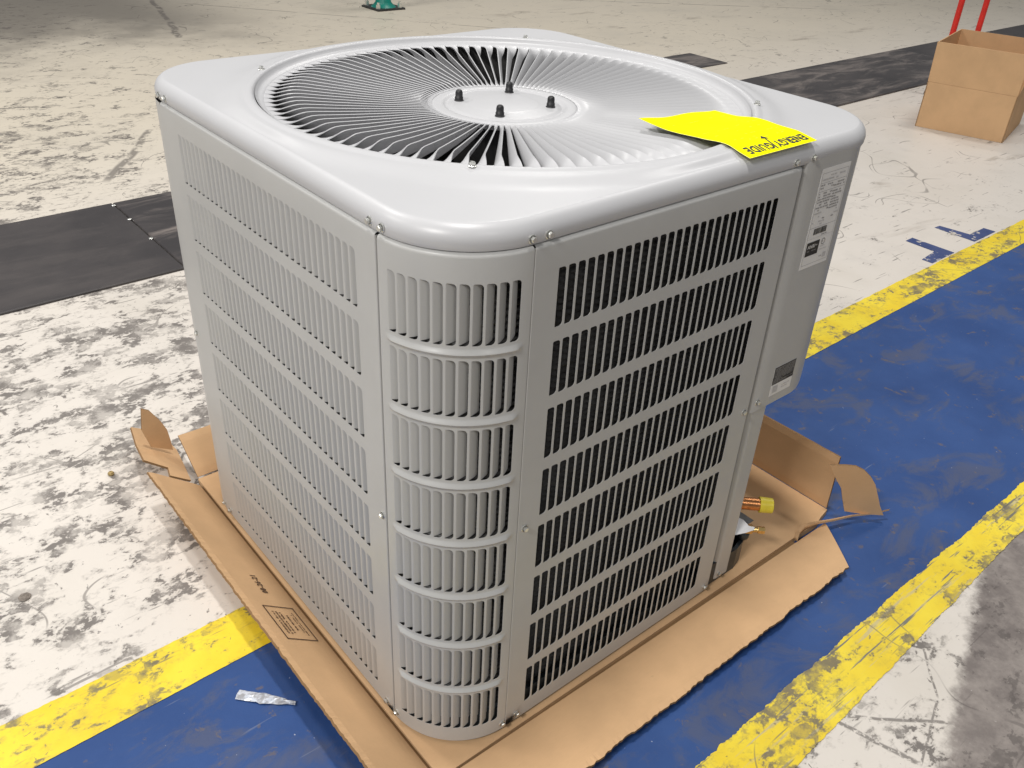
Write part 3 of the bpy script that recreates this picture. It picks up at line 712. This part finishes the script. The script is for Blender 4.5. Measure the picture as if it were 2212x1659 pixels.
L.rect(0.006, 0.0215, 0.034, 0.0235, 1, 2); L.text("AHRI", 0.009, 0.0345, 0.0082, 0, 3, 0.0002); L.words(0.023, 0.0365, 0.015, 0.0022, 3, rn, .9, 3); L.words(0.009, 0.029, 0.026, 0.0018, 2, rn, .8, 3)
for i in range(20):
    a0, a1 = 2*math.pi*i/20, 2*math.pi*(i+1)/20; c_ = (0.0505, 0.0395)
    L.mb.add([L.P(c_[0]+r*math.cos(a), c_[1]+r*math.sin(a), 2) for r, a in ((0.0056, a0), (0.0056, a1), (0.0042, a1), (0.0042, a0))], [(0, 1, 2, 3)], 2)
L.words(0.0475, 0.0385, 0.007, 0.0026, 2, rn, 1); L.words(0.045, 0.031, 0.013, 0.0018, 3, rn, .9); L.words(0.043, 0.0255, 0.022, 0.0018, 3, rn, .9); L.words(0.048, 0.013, 0.008, 0.0018, 2, rn, .9)
L.rect(0.058, 0.010, 0.0085, 0.0085, 3, 2)
L.build("rating_label", [M_white, M_ink, M_greyink, M_paleink])
L = Label(0.6955, 0.4195, 0.0605, 0.058, YA-0.0003); w, h = L.w, L.h
L.mb.box((L.o[0], YA-0.0004, L.o[1]), (L.o[0]+w, YA-0.0001, L.o[1]+h), 0)
L.rect(0, 0.0225, w, h-0.0225, 1, 1); L.rect(0, h-0.001, w, 0.001, 4, 2); L.rect(0, 0.0225, 0.0008, h-0.0225, 4, 2)
for t in [0.0265 + 0.003*i for i in range(10)]: L.words(0.003, t, w-0.006, 0.0016, 2, rn, .85)
L.rect(0.028, 0.030, 0.030, 0.0026, 4, 3); L.rect(0.042, 0.0245, 0.018, 0.0026, 4, 3)
L.rect(0.006, 0.005, 0.014, 0.014, 3, 2); L.words(0.031, 0.013, 0.022, 0.0026, 3, rn, .95); L.words(0.031, 0.008, 0.020, 0.0026, 3, rn, .95)
L.build("warning_label", [M_white, M_dkprint, M_greyink, M_paleink, M_ink])

# ------------------------------------------------------------------ yellow energy card lying on the lid
def card():
    V = []; F = []; M = []
    x0, x1, y0, y1 = 0.5065, 0.6575, 0.0035, 0.1915; nx, ny = 18, 26
    def hz(x, y):
        s = (y-y0)/(y1-y0); r = math.hypot(x-CX, y-CY)
        z = 0.8700 + 0.0060*min(1, s/0.18)                     # climbs off the rolled edge
        z += 0.0030*math.exp(-((r-0.399)/0.022)**2)             # rides over the bead
        z -= 0.0035*min(1, max(0, (s-0.45)/0.3))                # sinks onto the vanes
        u = (x-x0)/(x1-x0)
        z += 0.016*max(0, s-0.62)**1.6*max(0, 1-u)**1.5*1.6 - 0.003*max(0, s-0.6)*u
        z += 0.0012*math.sin(9*u+2.5*s)*s
        return z + 0.0012
    def xy(u, s): return (x0 + (x1-x0)*u - 0.014*s*s*(1-u)**2*0.9 - 0.006*s + 0.004*u, y0 + (y1-y0)*s - 0.006*u*s)
    for j in range(ny+1):
        for i in range(nx+1):
            x, y = xy(i/nx, j/ny); V.append((x, y, hz(x, y)))
    for j in range(ny):
        for i in range(nx):
            F.append((j*(nx+1)+i, j*(nx+1)+i+1, (j+1)*(nx+1)+i+1, (j+1)*(nx+1)+i)); M.append(1 if i == nx-1 and j > 1 and False else 0)
    K = len(V); V += [(x, y, z-0.0005) for x, y, z in V[:K]]
    F += [tuple(K+k for k in reversed(f)) for f in F[:len(M)]]; M += [1]*len(M)
    n = nx+1
    edge = [(j*n+nx, (j+1)*n+nx) for j in range(ny)] + [((j+1)*n, j*n) for j in range(ny)] + [(i, i+1) for i in range(nx)] + [(ny*n+i+1, ny*n+i) for i in range(nx)]
    for a, b in edge: F.append((a, a+K, b+K, b)); M.append(1)
    # printing: text reads from +x to -x with its top towards the lid edge
    def put(Vt, Ft, ox, oy, mi, l=0.0004):
        b = len(V)
        for v in Vt:
            x, y = ox - v[0], oy - v[1]; V.append((x, y, hz(x, y) + l))
        for f in Ft: F.append(tuple(b+k for k in f)); M.append(mi)
    def fine(Vt, Ft):
        return Vt, Ft
    vt, ft = text_mesh("ENERGY", 0.0225, 0.00085); s = 0.070/max(v[0] for v in vt); put([(v[0]*s, v[1]) for v in vt], ft, 0.6530, 0.0265, 2)
    vt, ft = text_mesh("GUIDE", 0.0225, 0.0007); s = 0.058/max(v[0] for v in vt); put([(v[0]*s, v[1]) for v in vt], ft, 0.5765, 0.0265, 2)
    # arrow of the wordmark
    put([(0, 0.018), (0.003, 0.0185), (-0.003, -0.010), (-0.0055, -0.009)], [(3, 2, 1, 0)], 0.5775, 0.0265, 2)
    put([(-0.012, -0.0085), (0.002, -0.0125), (-0.0065, -0.020)], [(0, 2, 1)], 0.5775, 0.0265, 2)
    rnd = random.Random(3)
    for t in (0.040, 0.046, 0.058, 0.075, 0.095, 0.15):
        xx = 0.005
        while xx < 0.135:
            ww = rnd.uniform(0.002, 0.008)
            if rnd.random() < 0.30: put([(xx, 0), (xx+ww, 0), (xx+ww, 0.0008), (xx, 0.0008)], [(0, 3, 2, 1)], 0.650, 0.0035+t, 3)
            xx += ww+0.002
    o = mesh("energy_card", V, F, [M_yel, M_yelw, M_ink, plain("faded_print", (0.62, 0.58, 0.02), 0.5)], None, False, M)
    return tag(fixn(o) if False else o, "bright yellow energy guide card lying over the lid and grille", "card")
card()

# ------------------------------------------------------------------ cardboard tray under the unit
tray = tag(empty("cardboard_tray", (0, 0, FZ)), "flattened brown cardboard tray under the unit with opened side flaps", "cardboard tray")
tray_off = Vector((0, 0, -FZ))
TT = 0.0045
def child(o): 
    o.parent = tray; o.location = tray_off; return o
tb = MB(); tb.slab([(-0.006, -0.008, -0.006), (0.885, -0.0135, -0.006), (0.985, -0.0165, -0.006), (1.008, -0.010, -0.006), (1.042, -0.004, -0.006), (1.042, 0.90, -0.006), (-0.006, 0.90, -0.006)], 0.0150)
child(tb.build("tray_bottom", M_card))
def flap(name, a, b, c, d, nu, nv, jag, seed, sag=0.004, t=TT, scallop=0.0, label=None):
    """panel a-b (fold) to d-c (outer edge) with thickness; outer edge jagged"""
    rnd = random.Random(seed); a, b, c, d = map(Vector, (a, b, c, d)); nrm = (b-a).cross(d-a).normalized()
    if nrm.z < -0.01: nrm = -nrm
    V = []; w = 0
    top = []
    for j in range(nv+1):
        s = j/nv
        for i in range(nu+1):
            u = i/nu; p = (a.lerp(b, u)).lerp(d.lerp(c, u), s)
            if j == nv:
                p -= nrm*(0.0014 + rnd.uniform(-0.0008, 0.0008)); w = w*0.6 + rnd.uniform(-jag, jag); p += (d-a).normalized()*(w + scallop*math.sin(u*math.pi*61)*math.sin(u*37+1)*0.4)
            p += nrm*(sag*math.sin(math.pi*s)*math.sin(3.1*u+seed) + sag*0.6*math.sin(6.3*u+seed*2)*s)
            # soft rounded roll close to the fold
            if s < 0.2: p -= nrm*0.0015*(1-s/0.2)**2
            top.append(p)
    K = len(top); V = top + [p - nrm*t for p in top]; F = []; M = []; n = nu+1
    flip = (b-a).cross(d-a).dot(nrm) < 0
    for j in range(nv):
        for i in range(nu):
            q = j*n+i; f = (q, q+1, q+n+1, q+n); g_ = (K+q, K+q+n, K+q+n+1, K+q+1)
            F += [f, g_]; M += [0, 0]
    for i in range(nu):
        F.append((i, K+i, K+i+1, i+1)); M.append(1); q = nv*n+i; F.append((q, q+1, K+q+1, K+q)); M.append(1)
    for j in range(nv):
        q = j*n; F.append((q, q+n, K+q+n, K+q)); M.append(1); q = j*n+nu; F.append((q, K+q, K+q+n, q+n)); M.append(1)
    o = fixn(mesh(name, V, F, [M_card, M_cardw], None, False, M)); 
    if label: o["label"] = label
    return child(o)
flap("flap", (-0.0120, 0.004, -0.0020), (-0.0120, 0.872, -0.0020), (-0.1095, 0.878, 0.0765), (-0.1095, -0.012, 0.0765), 176, 10, 0.0004, 1, 0.0008, scallop=0.0022, label="left flap raised off the floor, printed with date and box")
flap("flap", (0.004, -0.0122, -0.0050), (1.000, -0.0265, -0.0050), (0.907, -0.1385, 0.0065), (-0.02, -0.1385, 0.0065), 170, 10, 0.0016, 4, 0.002, label="front flap lying almost flat with torn outer edge")
flap("flap", (1.0425, 0.88, -0.006), (1.0425, 0.0, -0.006), (1.043, 0.004, 0.131), (1.043, 0.872, 0.129), 40, 8, 0.0005, 2, 0.002, label="right flap standing upright behind the valves")
flap("flap", (1.03, 0.904, -0.004), (-0.004, 0.904, -0.004), (-0.008, 0.976, 0.068), (1.03, 0.972, 0.066), 40, 6, 0.0005, 3, 0.003)
cz = MB(); cz.slab([(-0.006, -0.0135, -0.0125), (0.900, -0.0275, -0.0125), (0.898, -0.0120, -0.0125), (-0.006, -0.0075, -0.0125)], 0.003); cz.slab([(-0.0130, 0.0, -0.0095), (-0.0055, 0.0, -0.0125), (-0.0055, 0.872, -0.0125), (-0.0130, 0.872, -0.0095)], 0.003)
child(cz.build('crease', M_cardw))
def tab(P, n, t=TT, label=None):
    mb = MB(); P = [Vector(p) for p in P]; n = Vector(n).normalized()
    mb.slab(P, t, 0, n); k = len(P); o = mb.build("corner_tab", [M_card, M_cardw]); 
    o.data.polygons.foreach_set("material_index", [0, 0] + [1]*k); fixn(o); child(o); return o
# rounded tab standing at the right rear corner
cs = [(0.936, 0.0), (0.955, 0.127), (0.975, 0.131)]
def t45(P): return [Vector((1.05 + 0.7071*a, -0.03 - 0.7071*a, z)) for a, z in P]
tab(t45([(-0.051, 0.123), (-0.02, 0.1265), (0.003, 0.1265), (0.022, 0.118), (0.040, 0.102), (0.054, 0.083), (0.066, 0.056), (0.078, 0.028), (0.092, 0.003), (0.05, 0.001), (0.008, 0.004), (-0.004, 0.036), (-0.014, 0.066), (-0.028, 0.085)]), (-0.7071, -0.7071, 0), label="")
# torn strip leading from the front flap to that tab
stp = [((0.898, -0.026), 0.0), ((0.915, -0.018), 0.006), ((0.935, -0.0165), 0.010), ((0.965, -0.024), 0.010), ((1.01, -0.040), 0.007), ((1.06, -0.056), 0.005), ((1.10, -0.078), 0.006), ((1.135, -0.096), 0.012)]
V = []; F = []
for i, ((x, y), z) in enumerate(stp):
    wv = 0.016 - 0.0016*i
    V += [(x, y, z), (x+wv*0.55, y+wv*0.85, z-0.006), (x+wv*0.55, y+wv*0.85, z-0.0105), (x, y, z-0.0045)]
for i in range(len(stp)-1):
    for k in range(4): F.append((4*i+k, 4*i+4+k, 4*i+4+(k+1) % 4, 4*i+(k+1) % 4))
F += [(0, 1, 2, 3), (4*(len(stp)-1)+3, 4*(len(stp)-1)+2, 4*(len(stp)-1)+1, 4*(len(stp)-1))]
child(fixn(mesh("torn_strip", V, F, M_card)))
# left rear corner tabs
nL = Vector((0.082, 0, 0.102)).normalized()
if nL.z < 0: nL = -nL
tab([(-0.071, 1.099, 0.046), (-0.045, 1.105, 0.026), (-0.021, 1.104, 0.006), (-0.004, 1.086, -0.008), (0.0, 1.035, -0.011), (-0.010, 0.973, -0.003), (-0.026, 0.884, 0.010), (-0.066, 0.885, 0.041), (-0.057, 0.922, 0.035), (-0.100, 0.929, 0.070), (-0.090, 1.006, 0.061)], nL)
tab([(-0.066, 1.0, 0.147), (-0.051, 1.0, 0.137), (-0.032, 1.0, 0.102), (-0.022, 1.0, 0.075), (-0.019, 1.0, 0.044), (-0.018, 1.0, 0.018), (-0.062, 1.0, 0.045), (-0.074, 1.0, 0.095)], (0, -1, 0))
# printing on the left flap (date stamp and maker's box)
fd = Vector((-0.102, 0, 0.082)).normalized()
def flapP(y, s, l=0.0014):     # s metres outward from the fold
    return Vector((-0.0075, y, -0.0055)) + fd*s + nL*l
pr = MB()
def fquad(y0, y1, s0, s1, mi=0): pr.add([flapP(y0, s0), flapP(y1, s0), flapP(y1, s1), flapP(y0, s1)], [(0, 1, 2, 3)], mi)
y0, y1, s0, s1 = 0.325, 0.421, 0.0275, 0.098
SS = 0.0027
for a in ((y0, y1, s0, s0+0.0024), (y0, y1, s1-0.0024, s1), (y0, y0+0.0022, s0, s1), (y1-0.0022, y1, s0, s1)): fquad(*a)
rn = random.Random(11)
for s, ln, h_ in ((0.082, 0.062, 0.0042), (0.0745, 0.064, 0.0042), (0.067, 0.056, 0.0042), (0.055, 0.046, 0.0042), (0.0445, 0.050, 0.0028), (0.0385, 0.066, 0.0028)):
    y = (y0+y1)/2 - ln/2
    while y < (y0+y1)/2 + ln/2:
        w = rn.uniform(0.0013, 0.0026); 
        if rn.random() < 0.9: fquad(y, y+w, s + rn.choice((0, 0, 0.0004)), s+h_*rn.choice((0.8, 1, 1)))
        y += w + rn.choice((0.0006, 0.0008, 0.0022))
o = pr.build("print_box", M_brownink); child(o); pr = MB()
vt, ft = text_mesh("08-26-21", 0.0175, 0.0005); sx = 0.056/max(v[0] for v in vt)
pr.add([flapP(0.462 + v[0]*sx, 0.0590 + v[1], 0.0014) for v in vt], ft)
o = pr.build("date_stamp", M_brownink); child(o)

# ------------------------------------------------------------------ open carton at the right
cart = tag(empty("open_carton", (4.254, 1.56, FZ)), "tall open brown carton standing on the floor at the right edge", "carton")
ux = Vector((0.109, -0.424, 0)).normalized(); uy = Vector((0.424, 0.109, 0)).normalized(); CW, CD, H1, H2, tk = 0.438, 0.50, 0.233, 0.433, 0.005
def cpt(a, b, z): return ux*a + uy*b + Vector((0, 0, z))
def cwall(name, P, m=M_card, t=tk):
    mb = MB(); mb.slab(P, t); o = mb.build(name, m); o.parent = cart; return fixn(o)
fl = 0.006
cwall("front_wall", [cpt(0, 0, 0.001), cpt(CW, 0, 0.001), cpt(CW, 0, H1), cpt(0, 0, H1)])
cwall("side_wall", [cpt(CW, 0.0, 0.001), cpt(CW, CD, 0.001), cpt(CW, CD, H1), cpt(CW, 0.0, H1)])
cwall("back_wall", [cpt(CW, CD, 0.001), cpt(0, CD, 0.001), cpt(0, CD, H1), cpt(CW, CD, H1)])
cwall("side_wall", [cpt(0, CD, 0.001), cpt(0, 0, 0.001), cpt(0, 0, H1), cpt(0, CD, H1)])
cwall("carton_bottom", [cpt(0.006, 0.006, 0.008), cpt(CW-0.006, 0.006, 0.008), cpt(CW-0.006, CD-0.006, 0.008), cpt(0.006, CD-0.006, 0.008)])
cwall("flap", [cpt(0.002, 0, H1+0.001), cpt(CW-0.002, 0, H1+0.001), cpt(CW+0.002, -0.016, H2), cpt(-0.002, -0.016, H2)])
cwall("flap", [cpt(CW, 0.012, H1+0.001), cpt(CW, CD-0.004, H1+0.001), cpt(CW+0.03, CD, H2-0.01), cpt(CW+0.03, 0.02, H2-0.01)])
cwall("flap", [cpt(CW-0.002, CD, H1+0.001), cpt(0.002, CD, H1+0.001), cpt(0.0, CD+0.006, H2), cpt(CW, CD+0.006, H2)])
cwall("flap", [cpt(0, CD-0.004, H1+0.001), cpt(0, 0.004, H1+0.001), cpt(-0.004, -0.012, H2-0.002), cpt(-0.004, CD, H2-0.002)])

# ------------------------------------------------------------------ red tubular frame behind the carton
rf = tag(empty("red_frame", (5.0, 1.845, FZ)), "red tubular steel frame standing upright behind the open carton", "frame")
for (dx, dy) in ((0, 0), (0.29, -0.014)):
    t_ = MB(); t_.tube((dx, dy, 0.02), (dx+0.012, dy+0.010, 1.15), 0.0165, 16); o = t_.build("rail", M_red, rf, True); o.data.set_sharp_from_angle(angle=R(50))
for z in (0.10, 1.13):
    t_ = MB(); t_.tube((0.01, 0, z), (0.285, -0.013, z), 0.0125, 14); o = t_.build("cross_bar", M_red, rf, True); o.data.set_sharp_from_angle(angle=R(50))
t_ = MB(); t_.box((-0.02, -0.10, 0.001), (0.32, 0.06, 0.02)); t_.build("foot_plate", M_black, rf)

# ------------------------------------------------------------------ teal post at the top edge
po = tag(empty("teal_post", (3.56, 5.74, FZ)), "round teal steel post bolted to the floor at the top edge", "post")
t_ = MB(); t_.lathe([(0.10, 0.014), (0.078, 0.03), (0.062, 0.05), (0.062, 1.1)], 28); t_.build("post", M_teal, po, True)
t_ = MB(); t_.box((-0.125, -0.125, 0.0005), (0.125, 0.125, 0.014)); t_.build("base_plate", M_black, po)
for dx, dy in ((-0.10, -0.085), (0.09, -0.10), (-0.09, 0.10), (0.10, 0.09)):
    t_ = MB(); t_.tube((dx, dy, 0.014), (dx, dy, 0.045), 0.018, 6); t_.tube((dx, dy, 0.045), (dx, dy, 0.06), 0.010, 10); t_.build("bolt", M_screw, po)

# ------------------------------------------------------------------ small litter
def scrap():
    rnd = random.Random(8); a = Vector((-0.180, 0.331, FZ+0.0018)); b = Vector((-0.112, 0.256, FZ+0.0018)); d = (b-a); n = Vector((-d.y, d.x, 0)).normalized()
    V = []; F = []; nu, nv = 14, 5
    for i in range(nu+1):
        u = i/nu; w = 0.0115*(1 - 0.75*max(0, u-0.45)/0.55)*(0.9+rnd.uniform(-.12, .12))
        for j in range(nv+1):
            s = j/nv*2-1; p = a + d*u + n*s*w; p.z = FZ + 0.0032 + 0.003*rnd.random()*(0.3+u) + 0.003*math.cos(s*1.5)
            V.append(p)
    K = len(V)
    for i in range(nu):
        for j in range(nv): q = i*(nv+1)+j; F.append((q, q+nv+1, q+nv+2, q+1))
    m, nt, bs = mat("crumpled_plastic_film"); g = G(nt)
    c = g.mix(g.ramp(g.noise(g.obj(), 90, 4, 0.6), 0.4, 0.6), (0.34, 0.34, 0.36), (0.62, 0.66, 0.74)); nt.links.new(c, bs.inputs["Base Color"]); bs.inputs["Roughness"].default_value = 0.22
    return tag(mesh("plastic_scrap", V, F, m), "crumpled silvery plastic scrap on the blue floor near the left flap", "scrap")
scrap()
pb = MB(); pb.lathe([(0.001, 0.0), (0.006, 0.001), (0.0075, 0.004), (0.005, 0.008), (0.001, 0.009)], 7, (-0.146, 1.044, FZ+0.0003))
tag(pb.build("crumb", M_pebble), "tiny tan crumb on the scuffed white floor beside the cardboard", "crumb")

pb = MB(); pb.lathe([(0.001, 0.0), (0.010, 0.0005), (0.0115, 0.0025), (0.007, 0.005), (0.001, 0.006)], 7, (-0.395, 0.772, FZ+0.0003))
tag(pb.build("crumb", plain("grey_dirt", (0.21, 0.18, 0.155), 0.9, 0, 0.3, 200)), "flat grey lump of dirt on the white floor at the left edge", "dirt")
